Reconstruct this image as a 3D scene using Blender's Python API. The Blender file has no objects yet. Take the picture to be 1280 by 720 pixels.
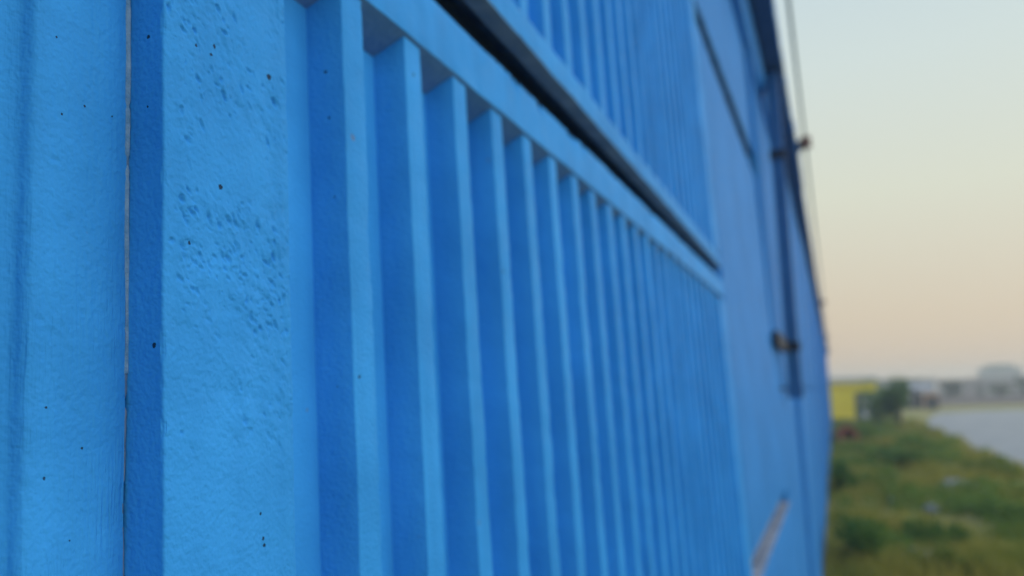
import bpy, math, random
import numpy as np
from mathutils import Vector, Matrix, noise

random.seed(7)
rng = np.random.default_rng(11)
SC = bpy.context.scene
COL = SC.collection
R = math.radians

# ------------------------------------------------------------------ camera
CAM_Z = 1.80                 # eye height above the ground
CAM_X = 0.24                 # distance of the lens from the wall face (x = 0)
PITCH, YAW, ROLL = 0.1366, 0.3738, 0.030
cam_d = bpy.data.cameras.new('camera')
cam = bpy.data.objects.new('camera', cam_d)
COL.objects.link(cam)
fw = Vector((-math.sin(YAW) * math.cos(PITCH), math.cos(YAW) * math.cos(PITCH), math.sin(PITCH)))
rt0 = Vector((math.cos(YAW), math.sin(YAW), 0))
up0 = rt0.cross(fw)
rt = rt0 * math.cos(ROLL) - up0 * math.sin(ROLL)
up = rt0 * math.sin(ROLL) + up0 * math.cos(ROLL)
m = Matrix((rt, up, -fw)).transposed().to_4x4()
m.translation = (CAM_X, 0, CAM_Z)
cam.matrix_world = m
cam_d.sensor_width = 36.0
cam_d.lens = 36.0 * 1005.0 / 1280.0
cam_d.clip_start = 0.01
cam_d.clip_end = 3000
cam_d.dof.use_dof = True
cam_d.dof.focus_distance = 0.312
cam_d.dof.aperture_fstop = 6.4
SC.camera = cam

# ------------------------------------------------------------------ sky, sun, exposure
SUN_AZ, SUN_EL = R(76), R(20)          # azimuth from +Y towards +X
w = bpy.data.worlds.new('World')
SC.world = w
w.use_nodes = True
nt = w.node_tree
bg = nt.nodes['Background']
sky = nt.nodes.new('ShaderNodeTexSky')
sky.sky_type = 'NISHITA'
sky.sun_disc = False
sky.sun_elevation = SUN_EL
sky.sun_rotation = SUN_AZ
sky.altitude = 0
sky.air_density = 1.0
sky.dust_density = 2.0
sky.ozone_density = 1.0
nt.links.new(sky.outputs[0], bg.inputs[0])
bg.inputs[1].default_value = 0.12
# thick evening haze veiling the clear sky: same all round, paler and warmer towards the horizon
geo = nt.nodes.new('ShaderNodeTexCoord')
sep = nt.nodes.new('ShaderNodeSeparateXYZ'); nt.links.new(geo.outputs['Generated'], sep.inputs[0])
veil = nt.nodes.new('ShaderNodeValToRGB')
VEIL = [(0.0, (0.68, 0.51, 0.36)), (0.08, (0.71, 0.58, 0.41)), (0.22, (0.72, 0.73, 0.58)), (0.36, (0.66, 0.75, 0.71)), (0.50, (0.56, 0.70, 0.76)), (1.0, (0.58, 0.74, 0.90))]
while len(veil.color_ramp.elements) < len(VEIL): veil.color_ramp.elements.new(0.5)
for el_, (p_, c_) in zip(veil.color_ramp.elements, VEIL): el_.position = p_; el_.color = (*c_, 1)
nt.links.new(sep.outputs['Z'], veil.inputs[0])
bg2 = nt.nodes.new('ShaderNodeBackground'); nt.links.new(veil.outputs[0], bg2.inputs[0]); bg2.inputs[1].default_value = 0.97
mixs = nt.nodes.new('ShaderNodeMixShader'); mixs.inputs[0].default_value = 0.88
nt.links.new(bg.outputs[0], mixs.inputs[1]); nt.links.new(bg2.outputs[0], mixs.inputs[2])
nt.links.new(mixs.outputs[0], nt.nodes['World Output'].inputs[0])
sun_d = bpy.data.lights.new('sun', 'SUN')
sun_d.energy = 1.5
sun_d.angle = R(90)
sun_d.color = (1.0, 0.89, 0.85)
sun = bpy.data.objects.new('sun', sun_d)
COL.objects.link(sun)
sd = Vector((math.sin(SUN_AZ) * math.cos(SUN_EL), math.cos(SUN_AZ) * math.cos(SUN_EL), math.sin(SUN_EL)))
sun.rotation_euler = sd.to_track_quat('Z', 'Y').to_euler()
sun.location = (30, 30, 30)
SC.view_settings.view_transform = 'Standard'
SC.view_settings.look = 'None'
SC.view_settings.exposure = 0.14
SC.view_settings.gamma = 1.0
SC.view_settings.use_curve_mapping = False
SC.cycles.volume_bounces = 1
SC.cycles.max_bounces = 6
SC.cycles.use_denoising = True

# ------------------------------------------------------------------ helpers
def tag(o, label=None, cat=None, group=None, kind=None):
    if label: o['label'] = label
    if cat: o['category'] = cat
    if group: o['group'] = group
    if kind: o['kind'] = kind
    return o

def empty(name, loc=(0, 0, 0), rz=0.0):
    o = bpy.data.objects.new(name, None)
    o.location = loc
    o.rotation_euler = (0, 0, rz)
    o.empty_display_size = 0.2
    COL.objects.link(o)
    return o

def mesh(name, verts, faces, mat, smooth=False):
    me = bpy.data.meshes.new(name)
    me.from_pydata([tuple(v) for v in verts], [], faces)
    me.materials.append(mat)
    if smooth:
        me.polygons.foreach_set('use_smooth', [True] * len(me.polygons))
    me.update()
    return me

def link(name, me, parent=None, loc=None, rot=None):
    o = bpy.data.objects.new(name, me)
    COL.objects.link(o)
    if parent is not None: o.parent = parent
    if loc is not None: o.location = loc
    if rot is not None: o.rotation_euler = rot
    return o

class MB:
    """collects simple solids into one mesh"""
    def __init__(s): s.v = []; s.f = []
    def add(s, verts, faces):
        b = len(s.v); s.v += [tuple(v) for v in verts]; s.f += [tuple(i + b for i in f) for f in faces]
        return s
    def box(s, x0, x1, y0, y1, z0, z1):
        return s.add([(x0, y0, z0), (x1, y0, z0), (x1, y1, z0), (x0, y1, z0), (x0, y0, z1), (x1, y0, z1), (x1, y1, z1), (x0, y1, z1)],
                     [(0, 3, 2, 1), (4, 5, 6, 7), (0, 1, 5, 4), (1, 2, 6, 5), (2, 3, 7, 6), (3, 0, 4, 7)])
    def tube(s, pts, r, n=12, caps=True, radii=None):
        pts = [Vector(p) for p in pts]; rings = []
        for i, p in enumerate(pts):
            t = (pts[min(i + 1, len(pts) - 1)] - pts[max(i - 1, 0)]).normalized()
            a = t.cross(Vector((0, 0, 1)))
            if a.length < 1e-3: a = Vector((1, 0, 0))
            a.normalize(); b = t.cross(a)
            rr = radii[i] if radii else r
            rings.append([p + a * (rr * math.cos(2 * math.pi * k / n)) + b * (rr * math.sin(2 * math.pi * k / n)) for k in range(n)])
        base = len(s.v)
        for g in rings: s.v += [tuple(q) for q in g]
        for i in range(len(rings) - 1):
            for k in range(n):
                s.f.append((base + i * n + k, base + (i + 1) * n + k, base + (i + 1) * n + (k + 1) % n, base + i * n + (k + 1) % n))
        if caps:
            s.f.append(tuple(base + k for k in range(n)))
            s.f.append(tuple(base + (len(rings) - 1) * n + k for k in reversed(range(n))))
        return s
    def lathe(s, prof, c=(0, 0, 0), n=16):
        base = len(s.v)
        for r_, z in prof:
            for k in range(n):
                a = 2 * math.pi * k / n
                s.v.append((c[0] + r_ * math.cos(a), c[1] + r_ * math.sin(a), c[2] + z))
        for i in range(len(prof) - 1):
            for k in range(n):
                s.f.append((base + i * n + k, base + i * n + (k + 1) % n, base + (i + 1) * n + (k + 1) % n, base + (i + 1) * n + k))
        return s
    def build(s, name, mat, parent=None, loc=None, rot=None, smooth=False):
        return link(name, mesh(name, s.v, s.f, mat, smooth), parent, loc, rot)

def nz(x, y, z): return noise.noise(Vector((x, y, z)))

# ------------------------------------------------------------------ materials
def new_mat(name):
    mt = bpy.data.materials.new(name); mt.use_nodes = True
    n = mt.node_tree; b = n.nodes['Principled BSDF']
    return mt, n, b

def N(n, typ, **kw):
    o = n.nodes.new(typ)
    for k, v in kw.items():
        if k.startswith('i_'): o.inputs[k[2:].replace('_', ' ')].default_value = v
        elif k[0] == 'n' and k[1:].isdigit(): o.inputs[int(k[1:])].default_value = v
        else: setattr(o, k, v)
    return o

def ramp(n, fac, stops, interp='LINEAR'):
    r_ = n.nodes.new('ShaderNodeValToRGB'); r_.color_ramp.interpolation = interp
    while len(r_.color_ramp.elements) < len(stops): r_.color_ramp.elements.new(0.5)
    for e, (p, c) in zip(r_.color_ramp.elements, stops):
        e.position = p; e.color = c if len(c) == 4 else (*c, 1)
    n.links.new(fac, r_.inputs[0])
    return r_

BLUE = (0.034, 0.300, 0.800)

def math_n(n, op, a, b=None, c=None):
    o = n.nodes.new('ShaderNodeMath'); o.operation = op
    for i, v in enumerate((a, b, c)):
        if v is None: continue
        if hasattr(v, 'is_linked') or hasattr(v, 'links'): n.links.new(v, o.inputs[i])
        else: o.inputs[i].default_value = v
    return o.outputs[0]

def paint(name, pits=0.0, strokes=0.0, holes=(), grain=0.25, far=False, dull=False):
    """old blue masonry paint over cast concrete"""
    mt, n, b = new_mat(name)
    tc = N(n, 'ShaderNodeTexCoord'); info = N(n, 'ShaderNodeObjectInfo')
    off = N(n, 'ShaderNodeVectorMath', operation='SCALE'); off.inputs[0].default_value = (3.1, 5.7, 9.3)
    n.links.new(info.outputs['Random'], off.inputs['Scale'])
    add = N(n, 'ShaderNodeVectorMath', operation='ADD')
    n.links.new(tc.outputs['Object'], add.inputs[0]); n.links.new(off.outputs[0], add.inputs[1])
    P = add.outputs[0]
    # colour: faint roller / weather variation
    big = N(n, 'ShaderNodeTexNoise', i_Scale=3.0 if far else 9.0, i_Detail=3.0, i_Roughness=0.6); n.links.new(P, big.inputs['Vector'])
    stm = N(n, 'ShaderNodeMapping'); stm.inputs['Scale'].default_value = (60, 60, 4); n.links.new(P, stm.inputs[0])
    st = N(n, 'ShaderNodeTexNoise', i_Scale=1.0, i_Detail=1.0); n.links.new(stm.outputs[0], st.inputs['Vector'])
    v = math_n(n, 'ADD', math_n(n, 'MULTIPLY', big.outputs[0], 0.75), math_n(n, 'MULTIPLY', st.outputs[0], 0.25))
    c0 = tuple(x * 0.84 for x in BLUE); c1 = (BLUE[0] * 1.25, BLUE[1] * 1.13, BLUE[2] * 1.08)
    if far: c0, c1 = (c0[0] * 1.1, c0[1] * 0.80, c0[2] * 0.84), (c1[0] * 1.1, c1[1] * 0.80, c1[2] * 0.84)
    cr = ramp(n, v, [(0.33, c0), (0.66, c1)])
    col = cr.outputs[0]
    # worn, paler or dirty patches on the distant bays
    if far:
        pn = N(n, 'ShaderNodeTexNoise', i_Scale=2.2, i_Detail=6.0, i_Roughness=0.65); n.links.new(P, pn.inputs['Vector'])
        pm = ramp(n, pn.outputs[0], [(0.60, (0, 0, 0)), (0.70, (1, 1, 1))])
        mx = N(n, 'ShaderNodeMix', data_type='RGBA'); mx.inputs['B'].default_value = (0.20, 0.27, 0.36, 1)
        n.links.new(math_n(n, 'MULTIPLY', pm.outputs[0], 0.07), mx.inputs['Factor']); n.links.new(col, mx.inputs['A'])
        col = mx.outputs['Result']
    # small blow holes in the casting that paint never filled
    vo = N(n, 'ShaderNodeTexVoronoi', feature='F1', i_Scale=26.0); n.links.new(P, vo.inputs['Vector'])
    cs = N(n, 'ShaderNodeSeparateColor'); n.links.new(vo.outputs['Color'], cs.inputs[0])
    keep = math_n(n, 'GREATER_THAN', cs.outputs[0], 0.88)
    rad = math_n(n, 'MULTIPLY_ADD', cs.outputs[1], 0.016, 0.012)
    hole = math_n(n, 'MULTIPLY', math_n(n, 'LESS_THAN', vo.outputs['Distance'], rad), keep)
    if holes:
        wob = N(n, 'ShaderNodeTexNoise', i_Scale=900.0, i_Detail=1.0); n.links.new(tc.outputs['Object'], wob.inputs['Vector'])
        wv = math_n(n, 'MULTIPLY', math_n(n, 'SUBTRACT', wob.outputs[0], 0.5), 0.0012)
        flat = N(n, 'ShaderNodeVectorMath', operation='MULTIPLY'); flat.inputs[1].default_value = (1, 1, 1)
        n.links.new(tc.outputs['Object'], flat.inputs[0])
        mn = None
        for (hx, hy, hz, hr) in holes:
            dn = N(n, 'ShaderNodeVectorMath', operation='DISTANCE'); dn.inputs[1].default_value = (hx, hy, hz)
            n.links.new(flat.outputs[0], dn.inputs[0])
            q = math_n(n, 'SUBTRACT', dn.outputs['Value'], hr)
            mn = q if mn is None else math_n(n, 'MINIMUM', mn, q)
        spec = math_n(n, 'LESS_THAN', math_n(n, 'ADD', mn, wv), 0.0)
        hole = math_n(n, 'MAXIMUM', hole, spec)
    hm = N(n, 'ShaderNodeMix', data_type='RGBA'); hm.inputs['B'].default_value = (0.010, 0.014, 0.020, 1)
    n.links.new(math_n(n, 'MULTIPLY', hole, 0.9), hm.inputs['Factor']); n.links.new(col, hm.inputs['A'])
    col = hm.outputs['Result']
    # rare rust-coloured specks where paint has come off
    rn = N(n, 'ShaderNodeTexNoise', i_Scale=55.0, i_Detail=2.0); n.links.new(P, rn.inputs['Vector'])
    rm = ramp(n, rn.outputs[0], [(0.765, (0, 0, 0)), (0.80, (1, 1, 1))])
    rx = N(n, 'ShaderNodeMix', data_type='RGBA'); rx.inputs['B'].default_value = (0.16, 0.14, 0.15, 1)
    n.links.new(math_n(n, 'MULTIPLY', rm.outputs[0], 0.5), rx.inputs['Factor']); n.links.new(col, rx.inputs['A'])
    col = rx.outputs['Result']
    n.links.new(col, b.inputs['Base Color'])
    # relief
    gn = N(n, 'ShaderNodeTexNoise', i_Scale=420.0, i_Detail=1.0); n.links.new(P, gn.inputs['Vector'])
    md = N(n, 'ShaderNodeTexNoise', i_Scale=60.0, i_Detail=2.0); n.links.new(P, md.inputs['Vector'])
    h = math_n(n, 'ADD', math_n(n, 'MULTIPLY', gn.outputs[0], 0.00048 * grain / 0.25), math_n(n, 'MULTIPLY', md.outputs[0], 0.0011))
    if strokes:
        sm = N(n, 'ShaderNodeMapping'); sm.inputs['Scale'].default_value = (40, 700, 45); n.links.new(P, sm.inputs[0])
        sn = N(n, 'ShaderNodeTexNoise', i_Scale=1.0, i_Detail=3.0, i_Distortion=0.6); n.links.new(sm.outputs[0], sn.inputs['Vector'])
        pm2 = N(n, 'ShaderNodeTexNoise', i_Scale=22.0, i_Detail=2.0); n.links.new(P, pm2.inputs['Vector'])
        zs = N(n, 'ShaderNodeSeparateXYZ'); n.links.new(tc.outputs['Object'], zs.inputs[0])
        lowf = N(n, 'ShaderNodeMapRange'); n.links.new(zs.outputs['Z'], lowf.inputs[0])
        for q_, v_ in zip((1, 2, 3, 4), (-0.02, 0.12, 1.0, 0.3)): lowf.inputs[q_].default_value = v_
        ms = ramp(n, pm2.outputs[0], [(0.38, (0.15, 0.15, 0.15)), (0.62, (1, 1, 1))])
        h = math_n(n, 'ADD', h, math_n(n, 'MULTIPLY', math_n(n, 'MULTIPLY', sn.outputs[0], math_n(n, 'MULTIPLY', ms.outputs[0], lowf.outputs[0])), 0.0012 * strokes))
        s2 = N(n, 'ShaderNodeMapping'); s2.inputs['Scale'].default_value = (1, 300, 9); n.links.new(P, s2.inputs[0])
        n2 = N(n, 'ShaderNodeTexNoise', i_Scale=1.0, i_Detail=2.0); n.links.new(s2.outputs[0], n2.inputs['Vector'])
        h = math_n(n, 'ADD', h, math_n(n, 'MULTIPLY', n2.outputs[0], 0.0004 * strokes))
    h = math_n(n, 'SUBTRACT', h, math_n(n, 'MULTIPLY', hole, 0.0014))
    bp = N(n, 'ShaderNodeBump', i_Strength=0.8 if not far else 0.5, i_Distance=1.0); n.links.new(h, bp.inputs['Height'])
    n.links.new(bp.outputs[0], b.inputs['Normal'])
    rr = ramp(n, md.outputs[0], [(0.3, (0.42,) * 3), (0.7, (0.56,) * 3)])
    n.links.new(rr.outputs[0], b.inputs['Roughness'])
    b.inputs['Specular IOR Level'].default_value = 0.025 if far else 0.05
    return mt

def simple(name, c0, c1, scale=6.0, rough=0.7, bump=0.0, bscale=None, spec=0.3):
    mt, n, b = new_mat(name)
    tc = N(n, 'ShaderNodeTexCoord')
    t = N(n, 'ShaderNodeTexNoise', i_Scale=scale, i_Detail=6.0, i_Roughness=0.62); n.links.new(tc.outputs['Object'], t.inputs['Vector'])
    cr = ramp(n, t.outputs[0], [(0.32, c0), (0.68, c1)])
    n.links.new(cr.outputs[0], b.inputs['Base Color'])
    b.inputs['Roughness'].default_value = rough
    b.inputs['Specular IOR Level'].default_value = spec
    if bump:
        t2 = N(n, 'ShaderNodeTexNoise', i_Scale=bscale or scale * 6, i_Detail=5.0); n.links.new(tc.outputs['Object'], t2.inputs['Vector'])
        bp = N(n, 'ShaderNodeBump', i_Strength=0.7, i_Distance=bump); n.links.new(t2.outputs[0], bp.inputs['Height'])
        n.links.new(bp.outputs[0], b.inputs['Normal'])
    return mt

def foliage(name, c0, c1, scale=3.0):
    """leaf surface that also lets some light through"""
    mt = simple(name, c0, c1, scale, 0.6, spec=0.2)
    n = mt.node_tree; b = n.nodes['Principled BSDF']
    tr = n.nodes.new('ShaderNodeBsdfTranslucent'); n.links.new(b.inputs['Base Color'].links[0].from_socket, tr.inputs[0])
    mx = n.nodes.new('ShaderNodeMixShader'); mx.inputs[0].default_value = 0.4
    n.links.new(b.outputs[0], mx.inputs[1]); n.links.new(tr.outputs[0], mx.inputs[2])
    n.links.new(mx.outputs[0], n.nodes['Material Output'].inputs['Surface'])
    return mt
# SCENE_SPLIT
M_STILE = paint('blue_paint_pitted', pits=True, grain=0.35, holes=[
    (0, 0.2735, 0.096, 0.0012), (0, 0.3078, 0.1598, 0.0015), (0, 0.2553, 0.0677, 0.0008), (0, 0.2709, 0.1606, 0.0010), (0, 0.2684, 0.1555, 0.0008),
    (0, 0.2592, 0.156, 0.0008), (0, 0.2967, -0.0469, 0.0006), (0, 0.2985, -0.0577, 0.0007), (0, 0.299, -0.0608, 0.0008),
    (-0.0084, 0.241, 0.1543, 0.0009), (-0.0047, 0.241, 0.025, 0.0010), (-0.0088, 0.241, 0.1238, 0.0005), (-0.006, 0.322, 0.09, 0.001)])
M_POST = paint('blue_paint_brushed', strokes=1.0, grain=0.35, holes=[
    (-0.019, 0.207, 0.1421, 0.0004), (-0.019, 0.2198, 0.1188, 0.0004), (-0.019, 0.2101, 0.1123, 0.0005), (-0.019, 0.2329, 0.1189, 0.0004),
    (-0.019, 0.2213, -0.0127, 0.0004), (-0.019, 0.2169, -0.0448, 0.0005), (-0.019, 0.2061, 0.0025, 0.0005), (-0.019, 0.2063, -0.0221, 0.0005)])
M_PAINT = paint('blue_paint', grain=0.3)
M_RIB0 = paint('blue_paint_first_rib', grain=0.3, holes=[(-0.002, 0.0056, 0.5225, 0.0012), (-0.002, 0.0185, 0.6115, 0.0008), (-0.002, 0.0153, 0.6029, 0.0008),
    (-0.013, -0.003, 0.70, 0.0011), (-0.012, -0.003, 0.672, 0.0011), (-0.010, -0.0025, 0.625, 0.0010), (-0.012, -0.003, 0.518, 0.0008)])
M_RIB1 = paint('blue_paint_second_rib', grain=0.3, holes=[(-0.002, 0.0109, 0.7296, 0.0013)])
M_RIB3 = paint('blue_paint_fourth_rib', grain=0.3, holes=[(-0.002, 0.0057, 0.6128, 0.0014)])
M_FAR = paint('blue_paint_weathered', grain=0.3, far=True)
M_RAW = simple('bare_concrete', (0.14, 0.20, 0.31), (0.34, 0.40, 0.52), 9, 0.9, 0.004)
M_SOFFIT_SHADE = simple('painted_soffit_shade', (0.055, 0.18, 0.40), (0.085, 0.225, 0.46), 18, 0.9, 0.002)  # shade under the top rail put into the colour, darker and greyer
M_DEEP_SHADE = simple('painted_deep_shade', (0.025, 0.085, 0.20), (0.050, 0.13, 0.28), 6, 0.95, 0.004)  # deep shade below coping and plain slabs painted in as dark blue
M_MORTAR = simple('dark_mortar', (0.06, 0.075, 0.11), (0.12, 0.14, 0.18), 40, 0.95, 0.004)
M_PIPE = simple('dark_blue_pipe_paint', (0.018, 0.115, 0.31), (0.030, 0.15, 0.38), 12, 0.5)
M_IRON = simple('dark_iron', (0.010, 0.018, 0.032), (0.022, 0.034, 0.055), 30, 0.6)

# ------------------------------------------------------------------ the wall
# wall coordinates: x out of the wall, s along it (+Y), z measured from eye height
wall = empty('boundary_wall', (0, 0, 0))
tag(wall, 'long blue painted precast concrete wall with ribbed near panels filling the left of view', 'wall')
LEAN = 0.036        # the first bays lean back a little; the far ones stand plumb

def place(o, s, z, lean, slope=0.0):
    o.parent = wall
    o.location = (-math.sin(lean) * z, s, CAM_Z + math.cos(lean) * z)
    o.rotation_euler = (slope, -lean, 0)
    return o

def arc(p, q, r_c, n=3):
    """rounded corner between directions: p->corner->q, returns points"""
    c, a, b = Vector(r_c), Vector(p), Vector(q)
    out = []
    for i in range(n + 1):
        t = i / n
        out.append(tuple((a * (1 - t) ** 2 + c * 2 * t * (1 - t) + b * t * t)))
    return out

def round_poly(pts, rad):
    """pts: list of (u, v, radius or None, chip) -> list of (u, v, chip)"""
    out = []
    for i, (u, v, r_, ch) in enumerate(pts):
        if not r_:
            out.append((u, v, ch)); continue
        a = Vector(pts[i - 1][:2]); b = Vector(pts[(i + 1) % len(pts)][:2]); c = Vector((u, v))
        pa = c + (a - c).normalized() * r_; pb = c + (b - c).normalized() * r_
        for q in arc(pa, pb, c, 3): out.append((q[0], q[1], ch))
    return out

def subdivide(pts, step):
    out = []
    for i, p in enumerate(pts):
        q = pts[(i + 1) % len(pts)]
        out.append(p)
        L = math.hypot(q[0] - p[0], q[1] - p[1]); k = int(L / step)
        for j in range(1, k):
            t = j / k; out.append((p[0] + (q[0] - p[0]) * t, p[1] + (q[1] - p[1]) * t, 0.0))
    return out

def sweep(prof, ts, axis, wav=0.0005, chip=0.0015, seed=0.0, cfun=None, mat=M_PAINT, name='piece', efun=None):
    """sweep a closed profile (u, v, chip weight) along z (axis 'z': u=x, v=s) or along s (axis 's': u=x, v=z)"""
    V = []; F = []; n = len(prof)
    cu = sum(p[0] for p in prof) / n; cv = sum(p[1] for p in prof) / n
    for t in ts:
        for (u, v, ch) in prof:
            P3 = (u * 14 + seed, v * 14, t * 14)
            du = wav * nz(*P3) + wav * 0.5 * nz(P3[0] * 4, P3[1] * 4 + 3.1, P3[2] * 4)
            dv = wav * nz(P3[0] + 7.7, P3[1], P3[2]) * 0.8
            if ch:
                e = max(0.0, nz(seed * 3.3 + u * 9, v * 9, t * 55) * 0.6 + nz(seed + 5.5 + u * 9, v * 9, t * 160) * 0.5 + nz(seed + 8.1, v * 9, t * 22) * 0.35 - 0.12)
                k = chip * ch * e * 2.2 * (cfun(t) if cfun else 1.0)
                L = math.hypot(cu - u, cv - v) or 1
                du += (cu - u) / L * k; dv += (cv - v) / L * k
                if efun and ch > 1: dv -= efun(t)
            a, b_ = u + du, v + dv
            V.append((a, b_, t) if axis == 'z' else (a, t, b_))
    for i in range(len(ts) - 1):
        for j in range(n):
            q = (i * n + j, i * n + (j + 1) % n, (i + 1) * n + (j + 1) % n, (i + 1) * n + j)
            F.append(q if axis == 'z' else q[::-1])
    c0 = tuple(range(n)); c1 = tuple((len(ts) - 1) * n + j for j in range(n))
    F.append(c0[::-1] if axis == 'z' else c0); F.append(c1 if axis == 'z' else c1[::-1])
    me = mesh(name, V, F, mat, smooth=True)
    me.polygons[len(F) - 1].use_smooth = False; me.polygons[len(F) - 2].use_smooth = False
    return me

def relief(me, clusters, seed, face_x, lump=0.0004, lump_scale=70.0, mask_clusters=True, steps_amp=0.0, zr=(-0.17, 0.27), fine=0.00012):
    """press pits and plaster lumps into the front (+x) face of a finely divided piece"""
    r = np.random.default_rng(seed)
    co = np.empty(len(me.vertices) * 3, np.float32); me.vertices.foreach_get('co', co); co = co.reshape(-1, 3)
    sel = np.where((co[:, 0] > face_x - 0.0012) & (co[:, 2] > zr[0]) & (co[:, 2] < zr[1]))[0]
    y, z = co[sel, 1], co[sel, 2]; d = np.zeros(len(sel)); m = np.full(len(sel), 0.12)
    wob = np.array([noise.noise(Vector((a_ * 900, b_ * 900, 2.0))) for a_, b_ in zip(y, z)])
    for (cy, cz, sy, sz, n_) in clusters:
        m = np.maximum(m, np.exp(-(((y - cy) / (sy * 1.5)) ** 2 + ((z - cz) / (sz * 1.4)) ** 2)))
        for k in range(int(n_ * 1.9)):
            py, pz = cy + r.normal() * sy * 0.75, cz + r.normal() * sz * 0.75
            rad = 0.00036 + 0.00080 * r.random() ** 2.4; asp = 1.2 + 1.6 * r.random(); a = math.radians(-48 + 22 * r.normal())
            i = np.where((np.abs(y - py) < rad * 3.4) & (np.abs(z - pz) < rad * 3.4))[0]
            if not len(i): continue
            u = (y[i] - py) * math.cos(a) + (z[i] - pz) * math.sin(a); v = -(y[i] - py) * math.sin(a) + (z[i] - pz) * math.cos(a)
            q = ((u / (rad * asp)) ** 2 + (v / rad) ** 2) * (1 + 0.75 * wob[i])
            dep = (0.0002 + 0.00095 * r.random() ** 1.5) * (rad / 0.001)
            d[i] -= dep * np.exp(-np.clip(q, 0, 9) ** 1.4) - dep * 0.10 * np.exp(-(np.sqrt(np.clip(q, 0, 99)) - 1.6) ** 2 * 3)
    nn = np.array([noise.noise(Vector((1.7 + seed, a_ * lump_scale * 1.2 + b_ * lump_scale * 0.5, b_ * lump_scale * 0.8))) + 0.55 * noise.noise(Vector((seed, a_ * lump_scale * 3.2 + b_ * 60, b_ * lump_scale * 2.2))) for a_, b_ in zip(y, z)])
    n2 = np.array([noise.noise(Vector((a_ * 520, b_ * 420, seed))) for a_, b_ in zip(y, z)])
    d += (m if mask_clusters else 1.0) * nn * lump + n2 * fine
    if steps_amp:
        d += steps_amp * np.array([noise.noise(Vector((a_ * 160, b_ * 2.5, 4.4))) for a_, b_ in zip(y, z)])
    co[sel, 0] += d
    me.vertices.foreach_set('co', co.ravel()); me.update()
    return me

PIT_CLUSTERS = [(0.2537, 0.1691, 0.0066, 0.011, 14), (0.2564, 0.1629, 0.0038, 0.0166, 14), (0.2682, 0.1792, 0.0093, 0.0077, 8), (0.2772, 0.1716, 0.0064, 0.0197, 16), (0.2797, 0.159, 0.0076, 0.0137, 10), (0.3152, 0.1959, 0.0065, 0.011, 5), (0.2742, 0.1399, 0.0132, 0.0095, 14), (0.3015, 0.145, 0.0153, 0.0122, 22), (0.307, 0.1326, 0.0124, 0.0102, 14), (0.2534, 0.1207, 0.0046, 0.0106, 10), (0.2567, 0.0818, 0.0065, 0.0069, 16), (0.2684, 0.0804, 0.0125, 0.0078, 26), (0.2861, 0.0835, 0.0166, 0.0093, 22), (0.2557, 0.063, 0.0054, 0.0084, 22), (0.2706, 0.0633, 0.0125, 0.007, 24), (0.2857, 0.067, 0.0108, 0.008, 20), (0.2963, 0.0572, 0.0114, 0.0112, 22), (0.3113, 0.0801, 0.0073, 0.0198, 24), (0.3075, 0.0527, 0.0108, 0.0095, 24), (0.316, 0.0419, 0.0049, 0.0233, 26), (0.2853, 0.0472, 0.0118, 0.0079, 12), (0.2564, 0.0449, 0.0063, 0.0083, 12), (0.2985, 0.0372, 0.0114, 0.011, 14), (0.312, 0.0117, 0.006, 0.0112, 12), (0.2844, 0.0051, 0.0132, 0.0086, 6), (0.3086, -0.0029, 0.0082, 0.0146, 12), (0.2865, -0.0154, 0.0052, 0.0051, 4), (0.2517, -0.014, 0.0034, 0.0025, 2), (0.2654, 0.0355, 0.0096, 0.0067, 6)]

def steps(a, b, fine, coarse, f0=None, f1=None):
    out = [a]; x = a
    while x < b - 1e-6:
        x += fine if (f0 is None or f0 <= x <= f1) else coarse
        out.append(min(x, b))
    return out

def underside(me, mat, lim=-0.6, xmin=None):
    """set a separate material on faces that look straight down"""
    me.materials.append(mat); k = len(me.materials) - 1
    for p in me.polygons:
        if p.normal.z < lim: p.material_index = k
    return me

def sharp(me, deg=38):
    me.set_sharp_from_angle(angle=R(deg)); return me

PH = 0.80; PL = 1.919                     # ribbed panel height and length
S0, S1 = 0.241, 0.241 + PL
LOWB = 0.292 - PH                          # bottom of the near panel
# --- near post: its flange stands between two bays, face 19 mm behind the panels
post_prof = subdivide(round_poly([(-0.09, 0.10, 0, 0), (-0.030, 0.10, 0, 0), (-0.0285, 0.178, 0, 0), (-0.0275, 0.187, 0, 0), (-0.0262, 0.1925, 0, 0), (-0.0240, 0.1962, 0, 0),
    (-0.0190, 0.1985, 0.0022, 0.5), (-0.0188, 0.2420, 0.0007, 1.5), (-0.026, 0.2420, 0, 0.6), (-0.09, 0.2420, 0, 0)], 0), 0.0012)
def post_edge(t): return 0.0016 * max(0.0, min(1.0, (0.030 - t) / 0.06)) * (0.75 + 0.5 * nz(t * 40, 3.0, 1.0))
def post_chip(t): return 0.55 + 1.5 * max(0.0, min(1.0, (0.045 - t) / 0.05))
o = link('post', sharp(sweep(post_prof, steps(-1.8, 1.84, 0.0010, 0.03, -0.12, 0.22), 'z', 0.0005, 0.0010, 1.3, post_chip, M_POST, 'post', post_edge), 50))
relief(o.data, [(0.213, 0.005, 0.008, 0.02, 10), (0.225, 0.06, 0.01, 0.03, 6), (0.222, 0.12, 0.012, 0.04, 8), (0.205, 0.10, 0.004, 0.05, 5)], 5, -0.0185, 0.00022, 60.0, False, 0.00015, fine=0.00009)
place(o, 0, 0, LEAN)
o.data.materials.append(simple('broken_paint_edge', (0.07, 0.17, 0.32), (0.18, 0.28, 0.42), 120, 0.9, 0.001))
for p in o.data.polygons:                                     # paint has broken away along the joint
    if p.center.y > 0.2398 and p.center.x > -0.027 and p.normal.z ** 2 < 0.9: p.material_index = 1

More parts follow.
